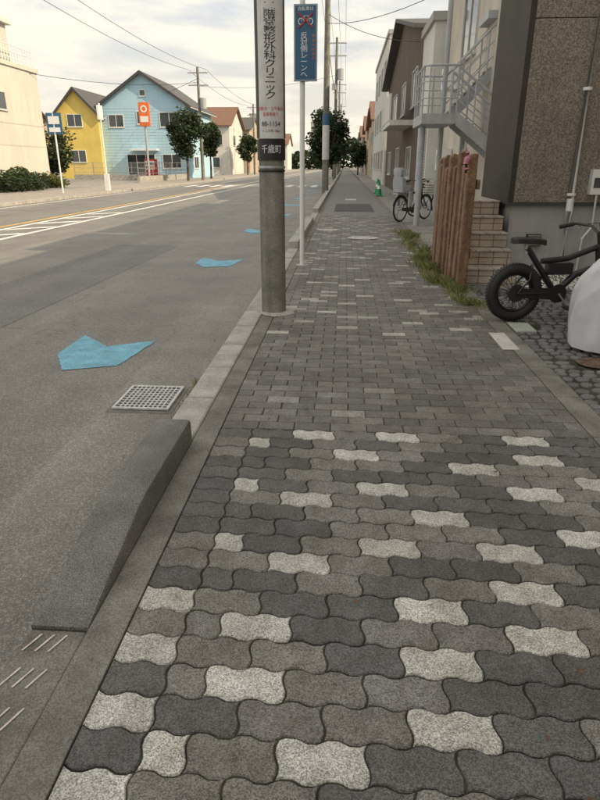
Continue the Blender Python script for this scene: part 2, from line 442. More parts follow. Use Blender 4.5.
def disc(name,x,y,z,r,m,m2):
    b=MB(); n=40
    b.add([(x+r*math.cos(2*math.pi*i/n),y+r*math.sin(2*math.pi*i/n),z) for i in range(n)],[tuple(range(n))],m)
    b.torus((x,y,z+.001),r*.96,r*.03,m2,40,6,'z',.003)
    b.torus((x,y,z+.001),r*.55,r*.02,m2,40,6,'z',.003)
    for i in range(8):
        a=i*math.pi/4; b.box(x+r*.75*math.cos(a)-.012,x+r*.75*math.cos(a)+.012,y+r*.75*math.sin(a)-.012,y+r*.75*math.sin(a)+.012,z,z+.004,m2)
    b.obj(name)
disc('manhole_cover',.39,12.3,.008,.31,LIDC,CONC)
disc('manhole_cover',-.34,13.8,.008,.25,LIDC,CONC)
disc('manhole_cover',1.86,4.32,.004,.13,RUST,RUST)
sheet('asphalt_patch',-.3,.95,19.5,23.5,.005,PATCH)
sheet('drain_lid',.05,.5,26,27,.005,LIDC)
b=MB(); b.box(1.27,1.40,4.62,5.12,.001,.008,LIDC); b.obj('pale_cover_slab',bevel=.002)
b=MB(); b.box(1.52,1.70,5.2,5.5,-.01,.008,mat('green_grey_lid',(.38,.42,.37),.7,.15,8,.1,100,.1)); b.obj('utility_lid',bevel=.003)

# stone setts lot
b=MB()
y=2.0;row=0
while y<7.1:
    x=1.51+R.uniform(-.03,0)
    while x<3.6:
        w=R.uniform(.085,.125); h=.098
        if not((x-1.82)**2+(y-4.28)**2<.15**2 or (1.44<x<1.70 and 5.12<y<5.46)):
            cxx,cyy=x+w/2,y+h/2; P=[]
            yo=.018*math.sin(x*5+row)
            n=8
            for i in range(n):
                a=2*math.pi*(i+.5)/n
                ca,sa=math.cos(a),math.sin(a); k=1/max(abs(ca),abs(sa))*.93*R.uniform(.88,1.0)
                P.append((cxx+ca*k*w/2*.95,cyy+sa*k*h/2*.95+yo))
            z=R.uniform(-.006,.003)
            vs=[(px,py,-.03) for px,py in P]+[(px,py,z-.008) for px,py in P]+[(cxx+(px-cxx)*.86,cyy+yo+(py-yo-cyy)*.86,z) for px,py in P]
            fs=[(r*n+i,r*n+(i+1)%n,(r+1)*n+(i+1)%n,(r+1)*n+i) for r in (0,1) for i in range(n)]+[tuple(range(2*n,3*n))]
            b.add(vs,fs,STONE)
        x+=w
    y+=.1; row+=1
b.obj('stone_sett_paving')
sheet('sett_joint_sand',1.5,3.7,1.9,7.2,-.012,MOSS)

# ---------------------------------------------------------------- near pole with banner
PX,PY=-.663,5.80
g=grp('utility_pole',(PX,PY,0))
b=MB(); b.cyl((0,0,-.02),(0,0,9),.118,.095,32,POLE); b.obj('shaft',g)
b=MB()
n=22; rr0=[R.uniform(.15,.22) for _ in range(n)]
b.add([(rr0[i]*math.cos(2*math.pi*i/n),rr0[i]*math.sin(2*math.pi*i/n),.003) for i in range(n)]+[(.12*math.cos(2*math.pi*i/n),.12*math.sin(2*math.pi*i/n),.018) for i in range(n)],[(i,(i+1)%n,n+(i+1)%n,n+i) for i in range(n)],CONC)
b.torus((0,0,1.33),.119,.006,STEEL,32,6,'z',.012);b.torus((0,0,1.30),.119,.004,BLACK,32,6,'z',.01); b.obj('collar',g)
def arc(b,r,a0,a1,z0,z1,m,n=24):
    vs=[]
    for i in range(n+1):
        a=a0+(a1-a0)*i/n; vs+=[(r*math.sin(a),-r*math.cos(a),z0),(r*math.sin(a),-r*math.cos(a),z1)]
    b.add(vs,[(2*i,2*i+2,2*i+3,2*i+1) for i in range(n)],m)
fa=math.atan2(.663,5.8)
b=MB(); rb=.126
arc(b,rb,-math.pi,math.pi,1.39,1.56,SIGNK,48)
arc(b,rb,-math.pi,math.pi,1.565,3.4,SIGNG,48)
arc(b,rb+.0015,fa-1.75,fa-.93,1.57,3.39,SIGNK)
arc(b,rb+.0015,fa+1.1,fa+1.7,1.57,3.39,SIGNK)
def onpole(z0,r=rb+.003): return lambda x,y:(r*math.sin(fa+x/r),-r*math.cos(fa+x/r),z0+y)
zz=2.555
for c in '二階堂整形外科クリニック':
    text_mb(b,c,.070,onpole(zz),SIGNK,1.55); zz-=.0595
for c,z in (('診療(水・土午後休)',1.80),('駐車場有り',1.755)): text_mb(b,c,.036,onpole(z),SIGNR,.8)
text_mb(b,'88-1154',.055,onpole(1.68),SIGNK,.95)
text_mb(b,'← この先 100m',.026,onpole(1.625),SIGNK,.95)
text_mb(b,'千歳町',.075,onpole(1.475),SIGNW,.85)
b.obj('advert_wrap',g,smooth=True)

# ---------------------------------------------------------------- bicycle lane sign
g=grp('cycle_lane_sign',(-.585,8.80,0))
b=MB(); b.cyl((0,0,-.02),(0,0,3.3),.034,.034,20,WPLAST); b.cyl((0,0,3.3),(0,0,3.33),.036,.02,20,WPLAST); b.torus((0,0,.0),.06,.03,CONC,24,8,'z',.01)
b.obj('post',g)
b=MB(); sx0,sx1=-.105,.195
b.box(sx0,sx1,-.062,-.05,2.36,3.22,SIGNB); b.box(-.02,.05,-.05,-.03,2.5,2.54,STEEL); b.box(-.02,.05,-.05,-.03,3.0,3.04,STEEL)
o=b.obj('panel',g,bevel=.006)
b=MB(); yy=-.0645; cx=(sx0+sx1)/2
P=lambda cx,cz,y=yy:(lambda x,yv:(cx+x,y,cz+yv))
for x0,x1,z0,z1 in ((sx0+.008,sx0+.014,2.37,3.21),(sx1-.014,sx1-.008,2.37,3.21),(sx0+.014,sx1-.014,2.37,2.376),(sx0+.014,sx1-.014,3.204,3.21)):
    b.box(x0,x1,yy,yy+.002,z0,z1,SIGNW)
text_mb(b,'自転車は',.05,P(cx,3.165),SIGNW)
for s in (-1,1): b.torus((cx+s*.055,yy,3.03),.035,.005,SIGNW,24,6,'y',.0015)
b.tube([(cx-.055,yy,3.03),(cx-.02,yy,3.09),(cx+.04,yy,3.09),(cx+.055,yy,3.03)],.0035,5,SIGNW)
b.tube([(cx-.02,yy,3.09),(cx,yy,3.03),(cx+.04,yy,3.09)],.0035,5,SIGNW)
b.tube([(cx-.09,yy-.003,2.96),(cx+.09,yy-.003,3.12)],.009,5,SIGNR); b.tube([(cx-.09,yy-.003,3.12),(cx+.09,yy-.003,2.96)],.009,5,SIGNR)
z=2.87
for c in '反対側レーンへ':
    text_mb(b,c,.082,P(cx-.02,z),SIGNW,1.15); z-=.072
z=2.87
for c in '車道左側通行':
    text_mb(b,c,.034,P(cx+.098,z),ORANGE,1.1); z-=.05
b.obj('lettering',g,smooth=False)

# ---------------------------------------------------------------- buildings
def window(b,face,c,a0,a1,z0,z1,fm=FRAME,mull=1):
    t=.05
    def bx(a,bb,za,zb,d0,d1,m):
        if face=='S': b.box(a,bb,c-d1,c-d0,za,zb,m)
        elif face=='W': b.box(c-d1,c-d0,a,bb,za,zb,m)
        else: b.box(c+d0,c+d1,a,bb,za,zb,m)
    bx(a0+t,a1-t,z0+t,z1-t,-.01,.012,GLASS)
    bx(a0,a0+t,z0,z1,-.01,.05,fm);bx(a1-t,a1,z0,z1,-.01,.05,fm)
    bx(a0+t,a1-t,z0,z0+t,-.01,.048,fm);bx(a0+t,a1-t,z1-t,z1,-.01,.048,fm)
    for i in range(mull):
        a=a0+(a1-a0)*(i+1)/(mull+1); bx(a-.025,a+.025,z0+t,z1-t,-.01,.04,fm)
    bx(a0-.04,a1+.04,z0-.05,z0-.002,-.01,.09,fm)
def house(name,x0,x1,y0,y1,he,hr,axis,wall,roof,wins=(),ov=.45,fm=FRAME,flat=False,trim=False):
    cx,cy=(x0+x1)/2,(y0+y1)/2
    g=grp(name,(cx,cy,0))
    X0,X1,Y0,Y1=x0-cx,x1-cx,y0-cy,y1-cy
    b=MB(); b.box(X0,X1,Y0,Y1,-.1,he,wall)
    if not flat:
        if axis=='y': b.prism([(X0,Y0,he),(X1,Y0,he),(0,Y0,hr)],(0,Y1-Y0,0),wall)
        else: b.prism([(X0,Y1,he),(X0,Y0,he),(X0,0,hr)],(X1-X0,0,0),wall)
    b.obj('walls',g,smooth=False)
    b=MB(); t=.16
    if flat:
        b.box(X0-.1,X1+.1,Y0-.1,Y1+.1,he+.002,he+.25,roof)
    elif axis=='y':
        s=(hr-he)/(X1); e=X1+ov
        for sg in (-1,1):
            b.prism([(0,Y0-ov,hr+.02),(sg*e,Y0-ov,hr-s*e+.02),(sg*e,Y0-ov,hr-s*e+t),(0,Y0-ov,hr+t+.02)],(0,Y1-Y0+2*ov,0),roof)
            if trim: b.prism([(0,Y0-ov-.03,hr-.12),(sg*(e+.02),Y0-ov-.03,hr-s*e-.12),(sg*(e+.02),Y0-ov-.03,hr-s*e+t),(0,Y0-ov-.03,hr+t+.02)],(0,.028,0),FRAMED)
            b.cyl((sg*(e+.05),Y0-ov,hr-s*e),(sg*(e+.05),Y1+ov,hr-s*e),.06,.06,8,FRAME)
    else:
        s=(hr-he)/(Y1); e=Y1+ov
        for sg in (-1,1):
            b.prism([(X0-ov,0,hr+.02),(X0-ov,sg*e,hr-s*e+.02),(X0-ov,sg*e,hr-s*e+t),(X0-ov,0,hr+t+.02)],(X1-X0+2*ov,0,0),roof)
    b.obj('roof',g,smooth=False)
    b=MB()
    for w in wins:
        f=w[0]; ml=w[5] if len(w)>5 else 1
        if f=='S': window(b,'S',Y0,w[1]-cx,w[2]-cx,w[3],w[4],fm,ml)
        elif f=='W': window(b,'W',X0,w[1]-cy,w[2]-cy,w[3],w[4],fm,ml)
        else: window(b,'E',X1,w[1]-cy,w[2]-cy,w[3],w[4],fm,ml)
    if wins: b.obj('windows',g,smooth=False)
    return g
# near right building (stucco front)
HB=5.8
g=grp('stucco_house',(0,0,0))
b=MB(); b.box(2.18,13,8.40,10.0,-.1,.86,FOUND); b.box(2.6,13,10.0,10.96,-.1,.86,FOUND); b.obj('foundation',g)  # second block is an added rear base, closing the sunny passage
b=MB()
x=2.19
for xe in (3.62,5.1,6.6,13):
    b.box(x,xe-.004,8.36,9.0,.90,2.95,STUC); b.box(x,xe-.004,8.36,9.0,2.96,HB,STUC); x=xe+.004
b.obj('front_wall',g,smooth=False)
b=MB(); b.box(2.12,2.188,8.362,10.0,.87,HB,DARKW); b.box(2.2,13,8.45,9.02,.9,HB-.01,DARKW); b.box(2.2,13,9.03,10.0,.90,HB,DARKW)
b.box(2.62,13,10.002,10.96,.88,HB,DARKW); b.obj('side_wall',g,smooth=False)  # unseen rear extension, added to block sun through the passage
b=MB(); b.box(2.11,13,8.33,8.36,.86,.897,FRAMED); b.box(2.0,13,8.2,10.98,HB,HB+.15,ROOF); b.obj('trim',g,smooth=False)
b=MB()
window(b,'S',8.36,4.2,5.6,1.9,3.0,FRAMED)
b.box(3.10,3.30,8.26,8.36,1.0,1.3,WPLAST); b.box(3.13,3.27,8.255,8.26,1.08,1.2,GLASS)
b.box(2.42,2.6,8.33,8.398,.35,.5,FRAMED)
for i in range(5): b.box(2.43,2.59,8.325,8.33,.365+i*.028,.378+i*.028,STEEL)
b.obj('window_meter_and_vent',g,smooth=False)
b=MB(); b.tube([(2.88,8.28,HB-.1),(2.88,8.28,.95),(2.88,8.27,.8),(2.88,8.27,.02)],.045,14,WPLAST)
for z in (1.0,2.2,3.6): b.torus((2.88,8.28,z),.048,.008,WPLAST,16,6,'z',.02)
b.tube([(3.2,8.29,1.0),(3.2,8.29,.6),(3.1,8.29,.45),(3.1,8.29,-.02)],.016,8,WPLAST)
b.tube([(3.2,8.29,1.3),(3.2,8.29,HB-.1)],.012,8,GREYP); b.obj('downpipe',g)
b=MB()
for i in range(900):
    x,y=R.uniform(2.2,3.8),R.uniform(7.15,8.38); r=R.uniform(.015,.03); z=-.01
    q=Matrix.Rotation(R.uniform(0,6),3,'Z'); vs=[]
    for p in ((1,0,0),(0,1,0),(-1,0,0),(0,-1,0),(0,0,1)):
        v=q@Vector(p)*r*R.uniform(.7,1.1); vs.append((x+v.x,y+v.y,z+max(v.z*.8,0)))
    b.add(vs,[(0,1,4),(1,2,4),(2,3,4),(3,0,4)],GRAVEL)
b.obj('white_gravel')
g=grp('tiled_steps',(1.48,7.5,0))
b=MB()
for i in range(5):
    z=.18*(i+1); b.box(.0,.62,.3*i,2.4,.18*i-(.02 if i==0 else 0),z-.022,TILEV)
    b.box(-.008,.628,.3*i-.015,(.3*(i+1)-.016) if i<4 else 2.4,z-.02,z,TILEH)
b.obj('treads_and_risers',g,bevel=.004)
# sleeper fence
g=grp('timber_sleeper_fence',(1.31,7.08,0))
b=MB(); y=0
hs=[1.46,1.36,1.50,1.34,1.46,1.32,1.45,1.36,1.43]
for i,h in enumerate(hs):
    w=R.uniform(.14,.17); x=R.uniform(-.03,.03); l=R.uniform(-.015,.015); k=R.uniform(0,.03)
    b.prism([(x,y,-.05),(x+.10,y,-.05),(x+.10+l,y+l,h),(x+.05+l,y+l,h+k),(x+l,y+l,h-.02)],(0,w,0),WOOD); y+=w+.10
b.box(.132,.17,0,y-.065,.35,.45,WOOD); b.box(.132,.17,0,y-.065,1.1,1.2,WOOD)
b.obj('sleepers',g,bevel=.008)
g=grp('hanging_pink_bag',(1.30,7.02,1.27))
b=MB(); b.tube([(0,0,.22),(0,0,.20),(.006,0,.15),(-.008,0,.09),(.004,0,.04),(0,0,0)],[.012,.022,.034,.028,.036,.02],10,PINK); b.tube([(0,.0,.21),(.0,.03,.26),(0,.08,.20)],.005,6,PINK); b.obj('bag',g)

# beige building + stairs
g=house('apartment_building',3.2,13,11,22,6.5,6.5,'y',BEIGE,GRW,
 [('W',12.2,13.6,4.2,5.4),('W',17.5,19.5,4.0,5.6),('W',17.5,18.4,.1,2.1,0),('S',4,5.5,4,5.2)],flat=True)
b=MB()
for z in (1.2,3.4):
    b.box(-5.28,-4.92,3.2,4.0,z,z+.6,WPLAST); b.torus((-5.283,3.6,z+.3),.2,.012,GREYP,24,6,'x')
b.obj('air_conditioner_units',g)
g=grp('external_steel_staircase',(0,0,0))
b=MB()
def flight(xa,za,xb,zb,y0,y1,n=9):
    for yy in (y0,y1-.03):
        b.prism([(xa,yy,za-.2),(xb,yy,zb-.2),(xb,yy,zb+.08),(xa,yy,za+.08)],(0,.03,0),GREYP)
    for i in range(n):
        f=(i+.5)/n; x=xa+(xb-xa)*f; z=za+(zb-za)*f
        b.box(x-.13,x+.13,y0+.032,y1-.032,z-.02,z+.01,GREYP)
    for yy in (y0+.015,y1-.015):
        for k in range(6):
            f=k/5; x=xa+(xb-xa)*f; z=za+(zb-za)*f
            b.cyl((x,yy,z),(x,yy,z+.92),.018,.018,8,GREYP)
        b.cyl((xa,yy,za+.92),(xb,yy,zb+.92),.026,.026,10,GREYP)
        for q in (.3,.6): b.cyl((xa,yy,za+q),(xb,yy,zb+q),.013,.013,8,GREYP)
flight(2.35,2.35,4.2,.95,14.4,15.25)
flight(2.35,2.40,4.2,4.35,15.35,16.2)
b.box(1.62,2.35,14.4,16.2,2.18,2.38,GREYP)
b.cyl((1.76,15.3,-.02),(1.76,15.3,2.3),.07,.07,14,GREYP); b.cyl((2.3,16.1,-.02),(2.3,16.1,6.5),.06,.06,14,GREYP)
b.box(3.0,4.4,15.3,16.3,4.3,4.45,GREYP)
for z in (.92,.62,.3):
    b.tube([(2.35,14.42,2.38+z),(1.75,14.42,2.38+z),(1.64,14.52,2.38+z),(1.64,16.08,2.38+z),(1.75,16.18,2.38+z),(2.35,16.18,2.38+z)],.024 if z>.9 else .013,10,GREYP)
for p in ((1.75,14.42),(1.64,14.6),(1.64,15.1),(1.64,15.6),(1.64,16.05),(2.05,14.42),(2.05,16.18)): b.cyl((*p,2.38),(*p,3.3),.018,.018,8,GREYP)
b.obj('steps_landing_and_rails',g)
g=house('shuttered_garage',2.75,9,22.3,25.3,5.6,5.6,'y',WHW,GRW,[],flat=True)
b=MB(); b.box(-3.16,-3.13,-1.2,1.0,.02,2.6,SHUT); b.obj('shutter',g,smooth=False)
g=house('dark_brown_house',2.8,11,25.5,45,6.0,8.0,'x',BRW,ROOF,
 [('W',27,29,3.6,5.0),('W',32,34,3.6,5.0),('W',37,40,3.6,5.0),('W',28,30,.8,2.1),('W',34,36,.2,2.2),('W',40,42,.8,2.1)])
b=MB()
for z in (3.1,):
    b.box(-5.1,-4.1,-7.5,-2.5,z-.2,z,WHW); b.box(-5.12,-5.05,-7.5,-2.5,z+.002,z+1.0,WHW)
b.obj('balcony',g,smooth=False)
house('white_apartment',2.8,12,47,66,9.6,9.6,'y',WHW,GRW,[('W',49+i*4,51+i*4,z,z+1.4) for i in range(4) for z in (1,4,7)]+[('S',4,6,z,z+1.4) for z in (7.5,)],flat=True)
yy=68
for i in range(9):
    L=R.uniform(9,14); h=R.uniform(5.2,6.6)
    house('row_house',2.9+R.uniform(0,.8),12,yy,yy+L,h,h+2,R.choice('xy'),R.choice([WHW,TANW,GRW,BRW,CREAM]),R.choice([ROOF,ROOFB]),[('W',yy+2,yy+4,3.6,4.8),('W',yy+6,yy+8,3.6,4.8),('W',yy+2,yy+4,1,2.2)])
    yy+=L+1.5
house('added_shade_house',4.25,13,-22,8.1,7.0,8.0,'y',TANW,ROOF,[('W',-10,-8,3.8,5),('W',-4,-2,3.8,5),('W',-1,1,1,2.2)],ov=.3)  # unseen house, added to shade the near pavement and road

# left side buildings
g=house('cream_house',-32,-20.3,30,43,6.9,6.9,'y',CREAM,CREAM,[('E',32,33.5,4.4,5.6),('E',35.5,38.5,4.4,5.4)],flat=True)
b=MB(); b.box(-3,5.3,-2.4,4.4,7.152,9.3,CREAM); b.box(-3.2,5.6,-2.7,4.7,9.302,9.55,WHW)
window(b,'E',5.3,1,3,7.7,8.8,FRAME); b.obj('penthouse',g,smooth=False)
b=MB()
for i in range(40): b.cyl((5.8,-6.4+i*.33,7.15),(5.8,-6.4+i*.33,8.1),.025,.025,6,WPLAST)
for z in (7.4,7.75,8.1): b.cyl((5.8,-6.4,z),(5.8,6.4,z),.03,.03,6,WPLAST)
b.obj('roof_railing',g)
g=house('light_blue_house',-25.3,-16.3,67,79,7.1,10.0,'y',LBLUE,ROOF,
 [('S',-21.6,-20.2,5.3,6.5),('S',-19.2,-17.2,5.0,6.4),('S',-24.6,-23.0,5.0,6.2),('S',-23,-20,.2,2.4,2),('S',-19.2,-17.2,1.0,2.4),('S',-21.1,-20.5,7.9,8.5,0),('E',69,71,5,6.2),('E',69,71,1,2.2)],ov=.5,trim=True,fm=WPLAST)
b=MB()
for k in range(24): b.box(-4.5,4.5,-6.012,-6.001,.3+k*.28,.31+k*.28,GRW)
b.cyl((4.3,-6.08,0),(4.3,-6.08,7.0),.05,.05,8,WPLAST); b.box(-1.5,1.3,-7.0,-6.01,2.75,2.9,WPLAST); b.obj('siding_lines_and_porch',g,smooth=False)
house('yellow_house',-29.8,-25.32,66,76,6.2,8.5,'y',YELW,ROOF,[('S',-28.6,-27,5.0,6.2),('S',-28.6,-27,1.6,2.8)],ov=.35,trim=True,fm=WPLAST)
house('white_tiled_house',-23,-16.5,92,104,6.6,9.2,'x',WHW,ROOFB,[('S',-22,-20,4,5.4),('S',-19.5,-17.5,4,5.4),('S',-21,-18,1,2.4),('E',95,97,4,5.4)])
house('grey_house',-34,-27,90,100,7.5,10,'y',GRW,ROOF,[('S',-33,-31,5,6.3)])
house('tan_shop',-24,-16.6,112,126,7.0,9.2,'x',TANW,ROOF,[('S',-22,-18,3.8,5.2)])
house('distant_flats',-22,-16.8,150,170,12,12,'y',GRW,ROOF,[('E',152+i*4,154+i*4,z,z+1.4) for i in range(4) for z in (2,5,8)],flat=True)
house('distant_office',-14,-3,262,275,17,17,'y',GRW,ROOF,[('S',-13+i*2.5,-11.3+i*2.5,z,z+1.6) for i in range(4) for z in (5,8,11,14)],flat=True)
house('distant_house',-27,-17,190,205,7,10,'x',WHW,ROOFB,[])
house('brown_roof_house',-50,-38,70,82,6.3,9,'x',TANW,ROOFB,[('S',-48,-46,4,5.3),('S',-43,-41,4,5.3)])
house('rear_house',-46,-36,100,112,6.3,9,'y',WHW,ROOF,[('S',-44,-42,4,5.3)])
g=grp('mesh_fence',(0,0,0)); b=MB()
b.box(-16.5,-16.3,50,66,-.02,.5,CONC)
b.box(-26,-16.5,60.0,60.2,-.02,.5,CONC)
for i in range(9): b.cyl((-16.4,50+i*2,.5),(-16.4,50+i*2,1.6),.03,.03,6,STEEL)
for i in range(6): b.cyl((-25.9+i*1.86,60.1,.5),(-25.9+i*1.86,60.1,1.6),.03,.03,6,STEEL)
for z in (.7,1.1,1.55): b.cyl((-16.4,50,z),(-16.4,66,z),.018,.018,6,STEEL); b.cyl((-26,60.1,z),(-16.4,60.1,z),.018,.018,6,STEEL)
for i in range(80): b.cyl((-26+i*.12,60.1,.5),(-26+i*.12,60.1,1.55),.008,.008,4,STEEL)
b.obj('wall_posts_and_mesh',g)
g=grp('vending_machine',(-17.6,57.5,0)); b=MB(); b.box(-.5,.5,-.35,.35,.02,1.85,SIGNR); b.box(-.42,.42,-.37,-.352,.95,1.7,SIGNW); b.box(-.3,.3,-.37,-.352,.15,.4,SIGNK)
for i in range(6):
    for k in range(2): b.box(-.38+i*.13,-.30+i*.13,-.39,-.371,1.05+k*.32,1.25+k*.32,R.choice([ORANGE,SIGNB,SIGNK]))
b.obj('cabinet',g,bevel=.02)
g=grp('shop_sign',(-16.9,54.5,0)); b=MB(); b.cyl((0,0,0),(0,0,6.3),.09,.09,12,GREYP); b.box(-.42,.46,-.14,.14,4.4,6.2,ORANGE); b.torus((.02,-.142,5.7),.22,.055,SIGNW,24,6,'y',.01)
b.box(-.32,.36,-.16,-.142,4.7,5.15,SIGNW); b.obj('post_and_panel',g)
g=grp('bus_stop_sign',(-14.2,31.2,0)); b=MB(); b.cyl((0,0,0),(0,0,3.7),.04,.04,12,WPLAST); b.box(-.35,.4,-.03,.03,2.75,3.7,SIGNB); b.box(-.25,.3,-.045,-.032,3.2,3.55,SIGNW); b.box(-.25,.3,-.045,-.032,2.85,3.05,SIGNW); b.obj('post_and_panel',g)
g=grp('street_sign_post',(-13.1,34.5,0)); b=MB(); b.cyl((0,0,0),(0,0,4.4),.05,.045,12,WPLAST); b.box(-.05,.05,-.3,.3,3.6,4.3,SIGNW); b.box(-.12,.12,-.1,.1,0,.9,WPLAST); b.obj('post_and_panel',g)
def upole(x,y,h,tr=False,ban=False,name='utility_pole'):
    g=grp(name,(x,y,0)); b=MB(); b.cyl((0,0,-.02),(0,0,h),.17,.11,16,POLE)
    for z in (h-.5,h-1.5): b.box(-.9,.9,-.05,.05,z,z+.1,STEEL)
    for xx in (-.8,-.3,.3,.8):
        for z in (h-.4,h-1.4): b.cyl((xx,0,z),(xx,0,z+.2),.04,.03,8,WPLAST)
    if tr: b.cyl((.4,-.1,h-3.4),(.4,-.1,h-2.5),.28,.28,16,GREYP); b.box(-.4,0,-.2,.2,h-4.2,h-3.7,GREYP)
    if ban: b.cyl((0,0,1.6),(0,0,3.2),.18,.18,16,SIGNG); b.cyl((0,0,3.22),(0,0,3.7),.18,.18,16,SIGNB)
    b.obj('shaft_and_crossarms',g)
upole(-1.0,33,12.5,False,True); upole(-1.0,62,12,True); upole(-1.0,92,12); upole(-1,125,12)
upole(-13.4,60,9.5,True); upole(-13.4,95,9.5); upole(-13.4,130,9.5); upole(-33,88,10)
b=MB()
def wire(p,q,sag=.6,r=.012):
    n=10; pts=[]
    for i in range(n+1):
        t=i/n; pts.append((p[0]+(q[0]-p[0])*t,p[1]+(q[1]-p[1])*t,p[2]+(q[2]-p[2])*t-4*sag*t*(1-t)))
    b.tube(pts,r,4,SIGNK)
for xo in (-.8,-.3,.3,.8):
    wire((-1+xo,33,12.3),(-1+xo,62,11.8)); wire((-1+xo,62,11.8),(-1+xo,92,11.8)); wire((-1+xo,92,11.8),(-1+xo,125,11.8),.6,.02); wire((-.66+xo*.5,5.8,9),(-1+xo,33,12.3),.8)
for xo in (-.8,.8):
    wire((-13.4+xo,60,9.3),(-13.4+xo,95,9.3),.6,.018); wire((-13.4+xo,20,9),(-13.4+xo,60,9.3),.7,.014); wire((-13.4+xo,95,9.3),(-13.4+xo,130,9.3),.6,.02)
wire((-1,62,9),(-13.4,60,8),.5); wire((-1,33,8),(2.9,27,5.8),.3); wire((-1,33,7.6),(3.2,21,6.3),.3); wire((-13.4,60,8.6),(-33,88,9),.7,.02); wire((-13.4,60,8.3),(-20.3,42,6.8),.4,.015)
wire((-1,33,7.2),(-1,62,7.5),.5,.02)
b.obj('power_lines')

# ---------------------------------------------------------------- trees
def tree(name,x,y,h,cr,ch,lm=LEAFD,n=5200,ls=.22,seed=0,trunk=.13,ncl=22):
    rr=random.Random(seed); g=grp(name,(x,y,0)); b=MB()
    zc=h-ch/2; base=h-ch
    b.tube([(0,0,-.02),(.03,0,base*.6),(0,.04,base+.3),(0,0,zc)],[trunk,trunk*.8,trunk*.65,trunk*.3],10,BARK)
    cl=[]
    for i in range(ncl):
        a=rr.uniform(0,6.28); u=rr.uniform(-1,1); q=math.sqrt(max(0,1-u*u))*rr.uniform(.2,.75)
        c=Vector((q*cr*math.cos(a),q*cr*math.sin(a),zc+u*ch*.36)); cl.append((c,rr.uniform(.26,.42)*cr,rr.uniform(0,1)))
        b.tube([(0,0,base+.2),(c.x*.5,c.y*.5,(base+c.z)/2+.1),tuple(c)],[trunk*.4,trunk*.25,.015],6,BARK)
    b.obj('trunk_and_limbs',g)
    b=MB(); b.tone=[]
    for i in range(n):
        c,r,t=rr.choice(cl)
        d=Vector((rr.gauss(0,1),rr.gauss(0,1),rr.gauss(0,1))).normalized()*r*(rr.uniform(.1,1.2)**.6)
        p=c+d; q=Matrix.Rotation(rr.uniform(0,6.28),3,'Z')@Matrix.Rotation(rr.uniform(0,3.14),3,'X'); s=ls*rr.uniform(.6,1.3)
        vs=[tuple(p+q@Vector(v)*s) for v in ((-.5,0,0),(0,-.4,.08),(.55,0,0),(0,.4,.08))]
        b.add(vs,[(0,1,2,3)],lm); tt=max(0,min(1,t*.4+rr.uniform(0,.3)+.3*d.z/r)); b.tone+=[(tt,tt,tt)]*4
    b.obj('foliage',g,smooth=False)
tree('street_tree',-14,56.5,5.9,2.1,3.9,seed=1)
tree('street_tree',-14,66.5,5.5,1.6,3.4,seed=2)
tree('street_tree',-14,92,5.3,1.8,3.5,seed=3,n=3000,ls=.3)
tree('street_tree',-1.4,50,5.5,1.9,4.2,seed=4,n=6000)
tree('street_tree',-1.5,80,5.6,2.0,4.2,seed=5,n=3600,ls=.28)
tree('garden_tree',1.9,96,4.8,2.0,4.0,seed=16,n=3000,ls=.3)
tree('garden_tree',-24.8,53,5.0,2.3,4.4,LEAFD,seed=7)
tree('garden_tree',-27.5,56,5.6,2.4,4.4,LEAFY,seed=8)
def bush(name,x,y,rx,ry,h,lm,n,seed,ls=.09):
    rr=random.Random(seed); b=MB(); b.tone=[]
    for i in range(n):
        d=Vector((rr.gauss(0,1),rr.gauss(0,1),abs(rr.gauss(0,1)))).normalized()*(rr.random()**.35)
        k=1+.15*math.sin(5*d.x+seed)+.12*math.sin(9*d.y)
        p=Vector((d.x*rx*k,d.y*ry*k,abs(d.z)**.6*h*k)); q=Matrix.Rotation(rr.uniform(0,6.28),3,'Z')@Matrix.Rotation(rr.uniform(0,3.14),3,'X'); s=ls*rr.uniform(.6,1.3)
        b.add([tuple(p+q@Vector(v)*s) for v in ((-.5,0,0),(0,-.35,.08),(.55,0,0),(0,.35,.08))],[(0,1,2,3)],lm)
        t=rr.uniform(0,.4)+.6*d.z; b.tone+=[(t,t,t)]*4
    b.obj(name,smooth=False,loc=(x,y,0))
bush('garden_hedge',-17.8,33.5,1.0,3.4,1.05,LEAFD,7000,21,.14)
bush('garden_shrub',-18.2,38.5,.9,1.0,.8,LEAFY,1800,22,.14)
rr=random.Random(5); b=MB(); b.tone=[]
for i in range(9000):
    x=rr.uniform(-120,40); y=rr.uniform(215,235)
    hh=7+3*math.sin(x*.13)+2*math.sin(x*.41+1)
    z=rr.uniform(0,1)**.7*hh; s=rr.uniform(.5,1.1)
    q=Matrix.Rotation(rr.uniform(0,6.28),3,'Z')@Matrix.Rotation(rr.uniform(0,3.14),3,'X')
    b.add([tuple(Vector((x,y,z))+q@Vector(v)*s) for v in ((-1,0,0),(0,-.7,.1),(1,0,0),(0,.7,.1))],[(0,1,2,3)],LEAFD); t=rr.uniform(0,.6); b.tone+=[(t,t,t)]*4
b.obj('distant_trees',smooth=False)
